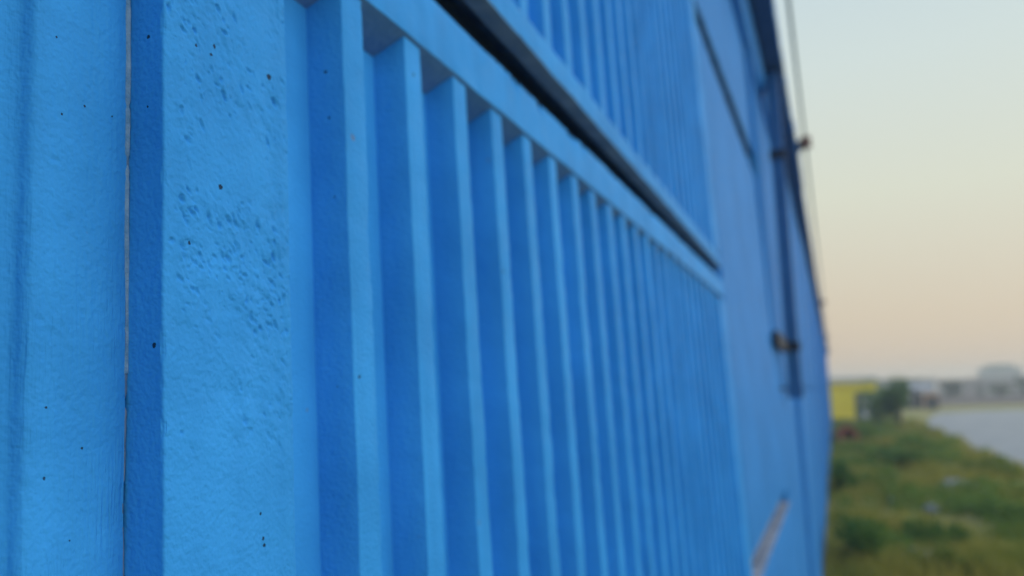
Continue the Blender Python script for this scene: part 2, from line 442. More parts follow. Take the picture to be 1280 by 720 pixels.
lip_prof = subdivide(round_poly([(-0.024, 0.2390, 0, 0), (-0.0186, 0.2396, 0.0005, 1.6), (-0.0176, 0.2412, 0.0005, 1.6), (-0.024, 0.2418, 0, 0)], 0), 0.0012)
o = link('joint_lip', sharp(sweep(lip_prof, steps(0.015, 0.30, 0.0009, 0.0009), 'z', 0.0007, 0.0012, 17.7, None, simple('ragged_paint_lip', (0.08, 0.24, 0.46), (0.22, 0.38, 0.58), 150, 0.9, 0.001), 'joint_lip'), 50))
place(o, 0, 0, LEAN)

# --- ribbed panel pieces
stile_prof = subdivide(round_poly([(-0.0255, 0.0005, 0, 0), (0.0, 0.0, 0.0010, 0.7), (0.0, 0.081, 0.0018, 0.5), (-0.0255, 0.086, 0, 0)], 0), 0.00046)
stile_w = [(u, v + S0, c) for (u, v, c) in stile_prof]
near_stile = sharp(sweep(stile_w, steps(LOWB + 0.036, 0.2385, 0.00052, 0.02, -0.10, 0.215), 'z', 0.0006, 0.0010, 4.2, None, M_STILE, 'stile'), 50)
relief(near_stile, PIT_CLUSTERS, 3, 0.0, 0.00085, 105.0, True, 0.00040)
stile_prof = stile_prof[::14]
stile_me = sharp(sweep(stile_prof, steps(0.036, PH - 0.0535, 0.012, 0.012), 'z', 0.0007, 0.0010, 8.2, None, M_PAINT, 'stile'), 50)
stile_e_prof = subdivide(round_poly([(-0.0255, -0.0045, 0, 0), (0.0, 0.0, 0.0015, 0.6), (0.0, 0.115, 0.0015, 0.6), (-0.0255, 0.1145, 0, 0)], 0), 0.02)
stile_e_me = sharp(sweep(stile_e_prof, steps(0.036, PH - 0.0535, 0.02, 0.02), 'z', 0.0008, 0.0012, 9.9, None, M_PAINT, 'stile'), 50)
top_prof = subdivide(round_poly([(-0.0255, PH - 0.060, 0, 0), (0.0, PH - 0.045, 0.0008, 0.55), (0.0, PH, 0.0016, 5.5), (-0.0255, PH + 0.001, 0, 0)], 0), 0.009)
top_me = sharp(sweep(top_prof, steps(0, PL, 0.0022, 0.008, 0, 0.6), 's', 0.0008, 0.0017, 2.6, None, M_PAINT, 'top_rail'), 50)
underside(top_me, M_SOFFIT_SHADE)
bot_prof = subdivide(round_poly([(-0.0255, 0.022, 0, 0), (-0.019, 0.0, 0, 0), (0.0, 0.0, 0.0012, 1.0), (0.0, 0.031, 0.0010, 0.8), (-0.006, 0.0365, 0.001, 0.6), (-0.0255, 0.0395, 0, 0)], 0), 0.009)
bot_me = sharp(sweep(bot_prof, steps(0, PL, 0.004, 0.01, 0.2, 1.0), 's', 0.0008, 0.0016, 6.1, None, M_PAINT, 'bottom_rail'), 40)
underside(bot_me, simple('painted_gap_light', (0.15, 0.23, 0.34), (0.26, 0.34, 0.44), 25, 0.9, 0.002))  # underside coloured paler, making up for the little light in the gap
bot_me.materials.append(M_MORTAR); bot_me.materials.append(simple('worn_grey_paint', (0.10, 0.20, 0.36), (0.30, 0.34, 0.40), 60, 0.9, 0.001))
for p in bot_me.polygons:
    if p.center.x < -0.0192 and p.center.z < 0.024: p.material_index = 2
    elif p.normal.z > 0.35 and p.center.x > -0.008: p.material_index = 3
rib_prof = subdivide(round_poly([(-0.0255, -0.0055, 0, 0), (-0.0025, 0.0, 0.0010, 0.8), (-0.0025, 0.0228, 0.0010, 0.8), (-0.0255, 0.0283, 0, 0)], 0), 0.008)
rib_mes = [sharp(sweep(rib_prof, steps(0.034, PH - 0.047, 0.0045, 0.0045), 'z', 0.0005, 0.0011, 11.0 + 3.7 * k, None, M_PAINT, 'rib'), 50) for k in range(6)]
rib_special = {}
for k, mt in ((0, M_RIB0), (1, M_RIB1), (3, M_RIB3)):
    me = rib_mes[k].copy(); me.materials.clear(); me.materials.append(mt); rib_special[k] = me
bk = MB().box(-0.05, -0.0240, 0.004, PL - 0.004, 0.030, PH - 0.002)
back_me = underside(mesh('panel', bk.v, bk.f, M_PAINT), M_MORTAR)
NR = 22; RP = 0.0752

def sub(name, me, parent, loc):
    o = link(name, me, parent, loc); return o

def ribbed_panel(zb, near=False, slope=0.0, rib_shift=0.0, label=None):
    p = link('panel', back_me)
    place(p, S0, zb, LEAN, slope)
    if label: p['label'] = label
    if near:
        sub('stile', near_stile, p, (0, -S0, -zb))
    else:
        sub('stile', stile_me, p, (0, 0, 0))
    sub('stile', stile_e_me, p, (0, PL - 0.115, 0))
    sub('top_rail', top_me, p, (0, 0, 0))
    sub('bottom_rail', bot_me, p, (0, 0, 0))
    for k in range(NR):
        me = rib_special[k] if (near and k in rib_special) else rib_mes[(k * 5 + (0 if near else 2)) % 6 if not near else k % 6]
        sub('rib', me, p, (random.uniform(-0.0006, 0.0004), 0.380 - S0 + RP * k + rib_shift + random.uniform(-0.0006, 0.0006), 0))
    return p

ribbed_panel(LOWB, near=True, label='near ribbed blue panel below the long dark joint')
ribbed_panel(0.3465, slope=-0.010, rib_shift=0.018, label='ribbed blue panel above the long dark joint')
ribbed_panel(LOWB - 0.045 - PH + 0.004)
# plain top course of the first bay
def plain_panel(length, height, thick=0.03, rim=0.0, seed=0.0, mat=M_FAR, n=10):
    prof = subdivide(round_poly([(-thick, 0.0, 0, 0), (0.0, 0.0, 0.003, 1.0), (0.0, height, 0.003, 1.0), (-thick, height, 0, 0)], 0), 0.12)
    me = sweep(prof, steps(0, length, 0.03, 0.03), 's', 0.0016, 0.006, seed, None, mat, 'panel')
    me.materials.append(M_RAW); me.materials.append(M_DEEP_SHADE)
    for p in me.polygons:                                        # top edges are bare concrete, undersides get shade painted into the colour
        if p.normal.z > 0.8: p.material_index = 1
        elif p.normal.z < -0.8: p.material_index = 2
    return sharp(me, 50)
o = link('panel', plain_panel(PL, 0.655, 0.03, seed=31.0)); place(o, S0, 1.185, LEAN)
# mortar strips set back in the joints
for zb, h, sl in ((0.280, 0.11, 0), (LOWB - 0.07, 0.12, 0), (1.13, 0.10, 0)):
    o = MB().box(-0.062, -0.0535, 0.0, PL, 0, h).build('joint_mortar', M_MORTAR); place(o, S0, zb, LEAN)
o = MB().box(-0.075, -0.064, 0, PL, 0, 3.6).build('backing', M_MORTAR); place(o, S0, -1.79, LEAN)

# --- bay behind the camera: plain panels
for zb, h in ((-1.8, 0.85), (-0.92, 1.18), (0.29, 1.55)):
    o = link('panel', plain_panel(1.9, h, 0.03, seed=zb)); place(o, -1.80, zb, LEAN); o.location.x -= 0.03
# --- post between ribbed and plain bay
post2_prof = subdivide(round_poly([(-0.09, 0.0, 0, 0), (-0.012, 0.0, 0.002, 0.7), (-0.012, 0.045, 0.002, 0.7), (-0.09, 0.045, 0, 0)], 0), 0.02)
post2_me = sharp(sweep(post2_prof, steps(-1.8, 1.84, 0.02, 0.02), 'z', 0.0012, 0.0025, 3.9, None, M_FAR, 'post'), 50)
o = link('post', post2_me); place(o, S1 + 0.002, 0, LEAN)
# --- plain bay with one joint high up and one low down
B2, L2 = S1 + 0.049, 1.83
for i, (zb, z1) in enumerate(((-1.8, -0.512), (-0.430, 1.048), (1.116, 1.82))):
    o = link('panel', plain_panel(L2, z1 - zb, 0.035, seed=50.0 + i)); place(o, B2, zb, LEAN if i < 2 else 0.012, 0.024 if i == 2 else 0.0); o.location.x -= 0.004 if i < 2 else 0.028
    if i == 1: o['label'] = 'tall plain blue panel right of the ribs'
o = MB().box(-0.06, -0.045, 0, L2, 0, 2.0).build('backing', M_RAW); place(o, B2, -1.79, LEAN)
o = MB().box(-0.06, -0.045, 0, L2, 0, 1.6).build('backing', M_MORTAR); place(o, B2, 0.212, LEAN)
# --- plumb far bays
fpost_prof = subdivide(round_poly([(-0.09, 0.0, 0, 0), (0.012, 0.0, 0.004, 0.7), (0.012, 0.12, 0.004, 0.7), (-0.09, 0.12, 0, 0)], 0), 0.04)
fpost_me = sharp(sweep(fpost_prof, steps(-1.85, 1.84, 0.04, 0.04), 'z', 0.002, 0.003, 5.9, None, M_FAR, 'post'), 50)
far_a = [plain_panel(1.80, 1.80, 0.05, seed=70.0 + k) for k in range(3)]
far_b = [plain_panel(1.80, 1.82, 0.05, seed=90.0 + k) for k in range(3)]
s = B2 + L2 + 0.004
FAR0 = s
i = 0
while s < 46.5:
    lx = random.uniform(-0.004, 0.006) + min(0.03, 0.002 * i)
    ln = 0.012 if i == 0 else 0.0
    if i == 0: lx = -0.016
    o = link('post', fpost_me); place(o, s, 0, ln); o.location.x += lx
    for me, zb in ((far_a[i % 3], -1.80), (far_b[(i * 2 + 1) % 3], 0.015)):
        o = link('panel', me); place(o, s + 0.122, zb, ln); o.location.x += lx + random.uniform(-0.004, 0.004)
    o = MB().box(-0.09, -0.055, 0, 1.80, 0, 3.62).build('backing', M_MORTAR); place(o, s + 0.122, -1.79, ln); o.location.x += lx
    s += 1.926; i += 1
WALL_END = s
# --- narrow cornice under the coping
cor = sharp(sweep(subdivide(round_poly([(-0.10, 0.0, 0, 0), (-0.02, 0.0, 0.004, 0.6), (0.004, 0.05, 0.004, 0.6), (0.004, 0.12, 0, 0), (-0.10, 0.12, 0, 0)], 0), 0.04), steps(0, 1.92, 0.05, 0.05), 's', 0.002, 0.004, 77.0, None, M_FAR, 'cornice'), 40)
s = B2
while s < WALL_END - 0.5:
    o = link('cornice', cor); place(o, s, 1.722, 0.0); o.location.x = random.uniform(-0.004, 0.004) + (0.018 if s > 8 else 0); s += 1.926
# --- coping slabs overhanging the face
def coping(length, seed, over=0.113):
    prof = subdivide(round_poly([(-0.17, 0.0, 0, 0), (over, 0.0, 0.006, 1.0), (over, 0.075, 0.006, 1.0), (-0.03, 0.12, 0.01, 0), (-0.17, 0.075, 0, 0)], 0), 0.06)
    return sharp(underside(sweep(prof, steps(0, length, 0.04, 0.04), 's', 0.005, 0.010, seed, None, M_FAR, 'coping'), M_DEEP_SHADE), 40)
cop = [coping(1.915, 120.0 + 3 * k) for k in range(5)]
s = -1.78; i = 0
while s < WALL_END - 0.5:
    o = link('coping', cop[i % 5]); place(o, s, 1.846 + random.uniform(-0.004, 0.004), 0.0)
    o.location.x = random.uniform(-0.010, 0.010) + (min(0.02, 0.001 * i)); s += 1.926; i += 1

# ------------------------------------------------------------------ square drain pipe on the wall
PS = 4.70
pipe = empty('drain_pipe', (0.0, PS, CAM_Z - 0.04))
tag(pipe, 'square dark blue vertical drain pipe fixed to the wall, open at its lower end', 'pipe')
tb_ = MB()
def ring(x0, x1, y0, y1, z0, z1, t):
    tb_.box(x0, x1, y0, y0 + t, z0, z1).box(x0, x1, y1 - t, y1, z0, z1).box(x0, x0 + t, y0 + t, y1 - t, z0, z1).box(x1 - t, x1, y0 + t, y1 - t, z0, z1)
ring(0.010, 0.080, 0.0, 0.10, 0.0, 1.87, 0.003)
tb_.build('tube', M_PIPE, pipe)
tb_ = MB(); ring(0.006, 0.084, -0.004, 0.104, -0.004, 0.07, 0.003); tb_.build('socket', M_PIPE, pipe)
for zc in (0.255, 1.35):
    tb_ = MB(); ring(0.004, 0.086, -0.006, 0.106, zc, zc + 0.05, 0.004); tb_.build('clamp', M_IRON, pipe)
MB().box(0.000, 0.022, -0.80, -0.008, 0.245, 0.315).build('strap', M_IRON, pipe)

# ------------------------------------------------------------------ wire on a bracket above the coping
WZ, WX = CAM_Z + 2.04, 0.178
bs = [-5.9, 6.85, 20.0, 33.0, 46.0]
pts = []
for a, b_ in zip(bs[:-1], bs[1:]):
    for k in range(12):
        t = k / 12; pts.append((WX, a + (b_ - a) * t, WZ + 0.025 - 0.10 * 4 * t * (1 - t) * (0.6 if a < 0 else 1)))
pts.append((WX, bs[-1], WZ + 0.025))
tag(MB().tube(pts, 0.010, 8).build('wire', simple('grey_green_cable', (0.12, 0.20, 0.17), (0.18, 0.27, 0.23), 8, 0.6), smooth=True),
    'thin grey green cable strung along the top of the wall', 'cable')
M_CLAY = simple('brown_porcelain', (0.09, 0.04, 0.035), (0.15, 0.07, 0.06), 20, 0.4)
for j, y in enumerate(bs[1:]):
    br = empty('wire_bracket', (0.10, y, CAM_Z + 1.90))
    tag(br, ['nearest cable bracket with brown insulator jutting from the wall top against the sky',
             'second cable bracket along the wall top', 'third cable bracket along the wall top, far off', 'last cable bracket at the far end of the wall top'][j], 'bracket', 'cable brackets')
    MB().tube([(-0.02, 0, -0.01), (0.0, 0, 0.07), (0.03, 0, 0.11), (0.078, 0, 0.115)], 0.026, 8).build('arm', M_IRON, br, smooth=True)
    MB().tube([(0.0, 0, 0.02), (0.05, 0, 0.10)], 0.020, 8).build('stay', M_IRON, br, smooth=True)
    MB().lathe([(0.0, 0.075), (0.042, 0.08), (0.050, 0.10), (0.030, 0.118), (0.042, 0.135), (0.046, 0.158), (0.026, 0.18), (0.0, 0.183)], (0.085, 0, -0.012), 16).build('insulator', M_CLAY, br, smooth=True)
# ------------------------------------------------------------------ ground and road
def ground_mat():
    mt, n, b = new_mat('rough_ground')
    tc = N(n, 'ShaderNodeTexCoord')
    a = N(n, 'ShaderNodeTexNoise', i_Scale=0.35, i_Detail=6.0, i_Roughness=0.65); n.links.new(tc.outputs['Object'], a.inputs['Vector'])
    c = N(n, 'ShaderNodeTexNoise', i_Scale=7.0, i_Detail=5.0); n.links.new(tc.outputs['Object'], c.inputs['Vector'])
    v = math_n(n, 'ADD', math_n(n, 'MULTIPLY', a.outputs[0], 0.65), math_n(n, 'MULTIPLY', c.outputs[0], 0.35))
    cr = ramp(n, v, [(0.36, (0.14, 0.19, 0.035)), (0.50, (0.25, 0.23, 0.065)), (0.62, (0.33, 0.25, 0.10))])
    n.links.new(cr.outputs[0], b.inputs['Base Color']); b.inputs['Roughness'].default_value = 0.95
    bp = N(n, 'ShaderNodeBump', i_Strength=0.6, i_Distance=0.05); n.links.new(c.outputs[0], bp.inputs['Height']); n.links.new(bp.outputs[0], b.inputs['Normal'])
    return mt

def hgt(x, y):
    k = max(0.0, min(1.0, (3.2 - x) / 1.5)) * max(0.0, min(1.0, (y - 2) / 4))
    return 0.05 * k * nz(x * 0.5, y * 0.35, 2.2) + 0.02 * k * nz(x * 2, y * 2, 5.0)

xs = [-200, -100, -40, -10, -2] + [round(-1 + 0.25 * k, 2) for k in range(21)] + [5, 7, 10, 16, 25, 45, 90, 180, 300]
ys = [-60, -20, -5] + [0.5 * k for k in range(0, 101)] + [55, 60, 70, 85, 110, 150, 220, 320, 470]
V = [(x, y, hgt(x, y)) for y in ys for x in xs]; nx = len(xs)
F = [(j * nx + i, j * nx + i + 1, (j + 1) * nx + i + 1, (j + 1) * nx + i) for j in range(len(ys) - 1) for i in range(nx - 1)]
tag(link('ground', mesh('ground', V, F, ground_mat(), True)), 'rough weedy ground along the foot of the wall', kind='structure')

M_ROAD = simple('pale_grey_road', (0.24, 0.255, 0.27), (0.36, 0.37, 0.38), 0.8, 0.75, 0.004, 60)
left = [(3.75, -20), (3.75, 5), (3.7, 19.4), (3.5, 27), (3.75, 36), (4.25, 43.5), (5.2, 52), (6.7, 61), (9.5, 64), (12.4, 64.8), (24, 66), (60, 68)]
ed = []
for i in range(len(left) - 1):
    a, b_ = left[i], left[i + 1]
    for k in range(8):
        t = k / 8; x = a[0] + (b_[0] - a[0]) * t; y = a[1] + (b_[1] - a[1]) * t
        q = 0.28 * nz(x * 0.8, y * 0.6, 1.0) + 0.1 * nz(x * 3, y * 3, 4.0)
        ed.append((x + q, y + q * 0.3))
V = []; F = []
for (x, y) in ed: V += [(x, y, 0.02), (x, y, -0.05), (max(62, x), y, 0.02)]
for i in range(len(ed) - 1):
    F.append((3 * i, 3 * i + 2, 3 * i + 5, 3 * i + 3)); F.append((3 * i + 1, 3 * i, 3 * i + 3, 3 * i + 4))
tag(link('road', mesh('road', V, F, M_ROAD)), 'pale grey road with a ragged grassy edge curving away to the right', kind='structure')

# ------------------------------------------------------------------ grass
M_GRASS = foliage('grass_blades', (0.19, 0.25, 0.032), (0.46, 0.38, 0.09), 0.7)
nb = 85000
yy = 4.0 + 42.0 * rng.random(nb) ** 1.25
xx = 0.04 + rng.random(nb) * 3.75
dens = np.array([noise.noise(Vector((x * 0.9, y * 0.5, 9.1))) for x, y in zip(xx, yy)])
keep = rng.random(nb) < np.clip(0.42 + 1.1 * dens, 0.04, 1)
xx, yy, dens = xx[keep], yy[keep], dens[keep]; nb = len(xx)
hh = (0.05 + 0.13 * rng.random(nb)) * (1.0 + 0.9 * np.clip(dens, -0.4, 1)) * (1 + yy / 70)
ww = (0.004 + 0.007 * rng.random(nb)) * (1 + yy / 18)
an = rng.random(nb) * 2 * np.pi; ln = hh * (0.2 + 0.7 * rng.random(nb)); la = rng.random(nb) * 2 * np.pi
zz = np.array([hgt(x, y) for x, y in zip(xx, yy)])
dx, dy = np.cos(an) * ww, np.sin(an) * ww
lx, ly = np.cos(la) * ln, np.sin(la) * ln
VV = np.stack([np.stack([xx - dx, yy - dy, zz - 0.01], 1), np.stack([xx + dx, yy + dy, zz - 0.01], 1),
               np.stack([xx + dx * .7 + lx * .4, yy + dy * .7 + ly * .4, zz + hh * .6], 1), np.stack([xx - dx * .7 + lx * .4, yy - dy * .7 + ly * .4, zz + hh * .6], 1),
               np.stack([xx + lx, yy + ly, zz + hh], 1)], 1).reshape(-1, 3)
VV[:, 0] = np.maximum(VV[:, 0], 0.02)
me = bpy.data.meshes.new('grass')
idx = np.arange(nb) * 5
quads = np.stack([idx, idx + 1, idx + 2, idx + 3], 1); tris = np.stack([idx + 3, idx + 2, idx + 4], 1)
lv = np.concatenate([quads.ravel(), tris.ravel()])
me.vertices.add(len(VV)); me.vertices.foreach_set('co', VV.astype(np.float32).ravel())
me.loops.add(len(lv)); me.loops.foreach_set('vertex_index', lv.astype(np.int32))
me.polygons.add(nb * 2)
me.polygons.foreach_set('loop_start', np.concatenate([np.arange(nb) * 4, nb * 4 + np.arange(nb) * 3]).astype(np.int32))
me.polygons.foreach_set('loop_total', np.concatenate([np.full(nb, 4), np.full(nb, 3)]).astype(np.int32))
me.materials.append(M_GRASS); me.update(calc_edges=True); me.validate()
tag(link('grass', me), 'patchy green and dry grass covering the strip beside the wall', 'grass', kind='stuff')

# ------------------------------------------------------------------ weeds and bushes
M_STEM = simple('brown_green_stem', (0.05, 0.06, 0.025), (0.09, 0.08, 0.04), 10, 0.8)
def leaves(rx, ry, h, n, size, seed, base=0.0, lobes=5):
    r = np.random.default_rng(seed)
    cs = np.stack([(r.random(lobes) - 0.5) * rx * 1.2, (r.random(lobes) - 0.5) * ry * 1.2, base + (h - base) * (0.25 + 0.6 * r.random(lobes))], 1)
    rad = np.stack([rx * (0.4 + 0.3 * r.random(lobes)), ry * (0.4 + 0.3 * r.random(lobes)), (h - base) * (0.28 + 0.16 * r.random(lobes))], 1)
    V = []; F = []
    for i in range(n):
        k = r.integers(lobes); d = r.normal(size=3); d /= np.linalg.norm(d)
        p = cs[k] + rad[k] * d * (0.35 + 0.65 * r.random() ** 0.5)
        if p[2] < 0.02: p[2] = 0.02 + 0.1 * r.random()
        t = np.array([d[0], d[1], d[2] * 0.5 + 0.3]) + r.normal(size=3) * 0.6; t /= np.linalg.norm(t)
        q = np.cross(t, r.normal(size=3)); q /= np.linalg.norm(q); s_ = size * (0.6 + 0.8 * r.random())
        nrm = np.cross(t, q) * s_ * 0.12
        b = len(V)
        V += [p - t * s_, p - t * s_ * .2 + q * s_ * .42 + nrm, p + t * s_ * .45 + q * s_ * .30, p + t * s_, p + t * s_ * .45 - q * s_ * .30, p - t * s_ * .2 - q * s_ * .42 + nrm]
        F += [(b, b + 1, b + 2, b + 3), (b, b + 3, b + 4, b + 5)]
    return V, F, cs

def plant(name, label, cat, x, y, rx, ry, h, n, size, mat, seed, group='weeds along the wall', base=0.0, lobes=6, tree=False):
    e = tag(empty(name, (x, y, hgt(x, y))), label, cat, group)
    V, F, cs = leaves(rx, ry, h, n, size, seed, base, lobes)
    if x - rx < 0.1: V = [np.array((max(v[0], 0.02 - x), v[1], v[2])) for v in V]
    link('crown' if tree else 'foliage', mesh('foliage', V, F, mat), e)
    st = MB()
    r = random.Random(seed)
    if tree:
        st.tube([(0, 0, -0.05), (0.03, 0.02, base * 0.6), (0.0, 0.05, h * 0.55)], 0.04, 8, radii=[0.06, 0.045, 0.02])
    for c in cs:
        st.tube([(0.02, 0, -0.02 if not tree else base * 0.5), (c[0] * 0.5, c[1] * 0.5, c[2] * 0.6), tuple(c)], 0.01, 6, radii=[0.012 * (1 + h), 0.008 * (1 + h), 0.004])
    st.build('trunk' if tree else 'stem', M_STEM, e, smooth=True)
    return e
G_D = foliage('dark_green_leaves', (0.050, 0.13, 0.026), (0.12, 0.22, 0.042), 5)
G_M = foliage('mid_green_leaves', (0.10, 0.20, 0.03), (0.20, 0.30, 0.055), 5)
G_Y = foliage('yellow_green_leaves', (0.11, 0.17, 0.02), (0.20, 0.25, 0.05), 5)
G_H = foliage('blue_green_leaves', (0.03, 0.055, 0.03), (0.07, 0.10, 0.05), 2)
BG = 'bushes in the rough ground'
plant('bush', 'dark green bush standing highest, in front of the hazy far buildings', 'bush', 2.62, 36.5, 0.62, 0.7, 1.95, 1300, 0.085, G_D, 3, BG, 0.35, 6, True)
plant('bush', 'lighter green bush just left of the tall dark bush, before the yellow kiosk', 'bush', 1.95, 39.5, 0.7, 0.7, 1.55, 1100, 0.085, G_M, 4, BG, 0.1, 7)
plant('bush', 'low spreading dark bush in the grass below the tall bush', 'bush', 1.45, 20.3, 0.62, 1.0, 0.36, 700, 0.055, G_D, 5, BG)
plant('bush', 'broad mid green bush between the yellow kiosk and the wall', 'bush', 1.15, 29.5, 0.9, 0.9, 0.50, 900, 0.06, G_M, 6, BG)
plant('weed', 'dark weed clump hugging the wall foot, farther one', 'plant', 0.26, 15.3, 0.20, 0.7, 0.55, 800, 0.045, G_D, 8)
plant('weed', 'dark weed clump hugging the wall foot, nearest one', 'plant', 0.32, 9.2, 0.24, 0.5, 0.42, 900, 0.035, G_D, 9)
plant('weed', 'dark green weed by the bottom edge of view, under the grey road', 'plant', 1.22, 10.4, 0.34, 0.5, 0.24, 520, 0.035, G_D, 10)
plant('weed', 'yellow green weed at the very bottom of view', 'plant', 1.22, 8.9, 0.22, 0.25, 0.26, 500, 0.03, G_Y, 11)
plant('weed', 'mid green weed left of the pale stone near the bottom of view', 'plant', 0.62, 10.8, 0.40, 0.8, 0.20, 420, 0.04, G_M, 12)
plant('weed', 'bright green weed on the road edge at right', 'plant', 3.0, 18.6, 0.45, 0.9, 0.34, 900, 0.045, G_Y, 13)
plant('weed', 'low green weed halfway between wall and road', 'plant', 1.95, 13.6, 0.5, 0.8, 0.20, 420, 0.04, G_M, 14)
plant('weed', 'deep green weed at the right margin below the road', 'plant', 2.25, 12.2, 0.42, 0.6, 0.22, 420, 0.04, G_D, 15)
plant('weed', 'tall leafy weed on the road edge beside the low dark bush', 'plant', 2.35, 25.5, 0.6, 0.9, 0.38, 700, 0.055, G_M, 16)

# low leafy ground cover between the clumps
r_ = np.random.default_rng(21); V = []; F = []
while len(F) < 13000:
    x, y = 0.1 + 3.5 * r_.random(), 5 + 38 * r_.random() ** 1.2
    if noise.noise(Vector((x * 1.1 + 4, y * 0.55, 3.3))) < 0.12: continue
    g0 = hgt(x, y); sz_ = (0.015 + 0.02 * r_.random()) * (1 + y / 16)
    for q in range(5):
        p = np.array((x + r_.normal() * 0.05, y + r_.normal() * 0.07, g0 + 0.02 + 0.16 * r_.random() ** 1.5 * (1 + y / 40)))
        t = r_.normal(size=3); t[2] = abs(t[2]) * 0.6; t /= np.linalg.norm(t); u = np.cross(t, r_.normal(size=3)); u /= np.linalg.norm(u)
        b0 = len(V); V += [p - t * sz_, p + u * sz_ * 0.45, p + t * sz_, p - u * sz_ * 0.45]; F.append((b0, b0 + 1, b0 + 2, b0 + 3))
tag(link('ground_cover', mesh('ground_cover', V, F, G_M)), 'low leafy green plants spread through the grass', 'plants', kind='stuff')

# ------------------------------------------------------------------ stones, litter, pot
M_STONE = simple('pale_grey_stone', (0.20, 0.22, 0.26), (0.36, 0.38, 0.42), 9, 0.85, 0.02)
def rock(name, label, cat, x, y, sx, sy, sz, seed, mat):
    V = []; F = []; nu, nv = 14, 8
    for j in range(nv + 1):
        for i in range(nu):
            a = 2 * math.pi * i / nu; t = math.pi * j / nv
            d = Vector((math.sin(t) * math.cos(a), math.sin(t) * math.sin(a), math.cos(t)))
            k = 1 + 0.35 * nz(d.x * 1.6 + seed, d.y * 1.6, d.z * 1.6) + 0.12 * nz(d.x * 5, d.y * 5 + seed, d.z * 5)
            V.append((d.x * sx * k, d.y * sy * k, max(-0.03, d.z * sz * k)))
    for j in range(nv):
        for i in range(nu): F.append((j * nu + i, (j + 1) * nu + i, (j + 1) * nu + (i + 1) % nu, j * nu + (i + 1) % nu))
    tag(link(name, mesh(name, V, F, mat), None, (x, y, hgt(x, y) + 0.06)), label, cat, 'stones in the grass')
rock('stone', 'pale bluish stone lying nearest, at the bottom of view', 'stone', 0.95, 9.7, 0.17, 0.11, 0.08, 1, M_STONE)
rock('stone', 'small whitish stone in the brown grass', 'stone', 0.97, 14.1, 0.06, 0.06, 0.07, 2, M_STONE)
rock('stone', 'flat grey stone just below the low dark bush', 'stone', 1.12, 17.6, 0.26, 0.16, 0.10, 3, M_STONE)
rock('stone', 'flat grey stone between the low bush and the road', 'stone', 2.1, 16.3, 0.30, 0.2, 0.10, 4, M_STONE)
rock('stone', 'small grey green stone midway in the grass', 'stone', 1.40, 13.1, 0.10, 0.08, 0.07, 5, M_STONE)
rock('stone', 'whitish stone beside the red brown pot', 'stone', 0.72, 29.0, 0.2, 0.15, 0.17, 6, M_STONE)
pot = tag(empty('pot', (0.42, 27.6, 0.12)), 'red brown clay pot tipped over in the weeds by the wall', 'pot')
pot.rotation_euler = (R(70), 0, R(25)); pot.scale = (1.5, 1.5, 1.5); pot.location.z = 0.22
M_POT = simple('red_clay', (0.26, 0.075, 0.035), (0.36, 0.12, 0.06), 9, 0.8)
MB().lathe([(0.0, 0.0), (0.13, 0.0), (0.20, 0.12), (0.23, 0.28), (0.19, 0.40), (0.16, 0.43), (0.14, 0.40), (0.17, 0.28), (0.10, 0.03), (0, 0.03)], (0, 0, -0.2), 20).build('body', M_POT, pot, smooth=True)
MB().lathe([(0.155, 0.42), (0.205, 0.43), (0.205, 0.46), (0.155, 0.46), (0.155, 0.42)], (0, 0, -0.2), 20).build('rim', M_POT, pot)

# ------------------------------------------------------------------ yellow kiosk and far buildings
M_YEL = simple('yellow_paint', (0.74, 0.60, 0.025), (0.82, 0.70, 0.04), 2, 0.6)
M_WHITE = simple('dull_white_paint', (0.50, 0.50, 0.58), (0.62, 0.62, 0.70), 3, 0.6)
M_GREY = simple('grey_render', (0.26, 0.28, 0.34), (0.38, 0.40, 0.47), 1, 0.9)
M_MAUVE = simple('mauve_render', (0.28, 0.25, 0.30), (0.38, 0.33, 0.38), 1, 0.9)
M_DARK = simple('dark_opening', (0.03, 0.035, 0.045), (0.05, 0.055, 0.065), 2, 0.5)
M_TEAL = simple('teal_paint', (0.07, 0.16, 0.18), (0.11, 0.22, 0.24), 2, 0.6)
M_CREAM = simple('cream_render', (0.40, 0.40, 0.44), (0.50, 0.50, 0.54), 1, 0.9)
M_PINK = simple('salmon_paint', (0.62, 0.34, 0.25), (0.72, 0.44, 0.34), 2, 0.6)
k = tag(empty('kiosk', (0, 51, 0)), 'bright yellow kiosk with an open right side at the far end of the wall', 'kiosk')
MB().box(-0.9, 1.32, 0, 0.10, 0, 2.02).build('front_wall', M_YEL, k)
MB().box(1.322, 2.55, 0.0, 0.10, 1.56, 2.02).build('fascia', M_YEL, k)
MB().box(-1.0, 2.65, -0.12, 2.6, 2.02, 2.12).build('roof', M_YEL, k)
MB().box(-0.9, 2.5, 2.4, 2.5, 0, 2.02).build('back_wall', M_GREY, k)
MB().box(2.44, 2.55, 0.0, 0.10, 0, 1.558).build('post', M_TEAL, k)
MB().box(-0.9, -0.8, 0.102, 2.398, 0, 2.02).build('side_wall', M_YEL, k)
dr = MB().box(1.72, 2.12, 0.02, 0.08, 0.1, 1.45).build('door', M_WHITE, k)
MB().box(1.76, 1.79, -0.02, 0.02, 0.72, 0.82).build('handle', M_IRON, dr)
MB().box(1.34, 2.44, 0.5, 0.9, 0, 0.75).build('counter', M_TEAL, k)

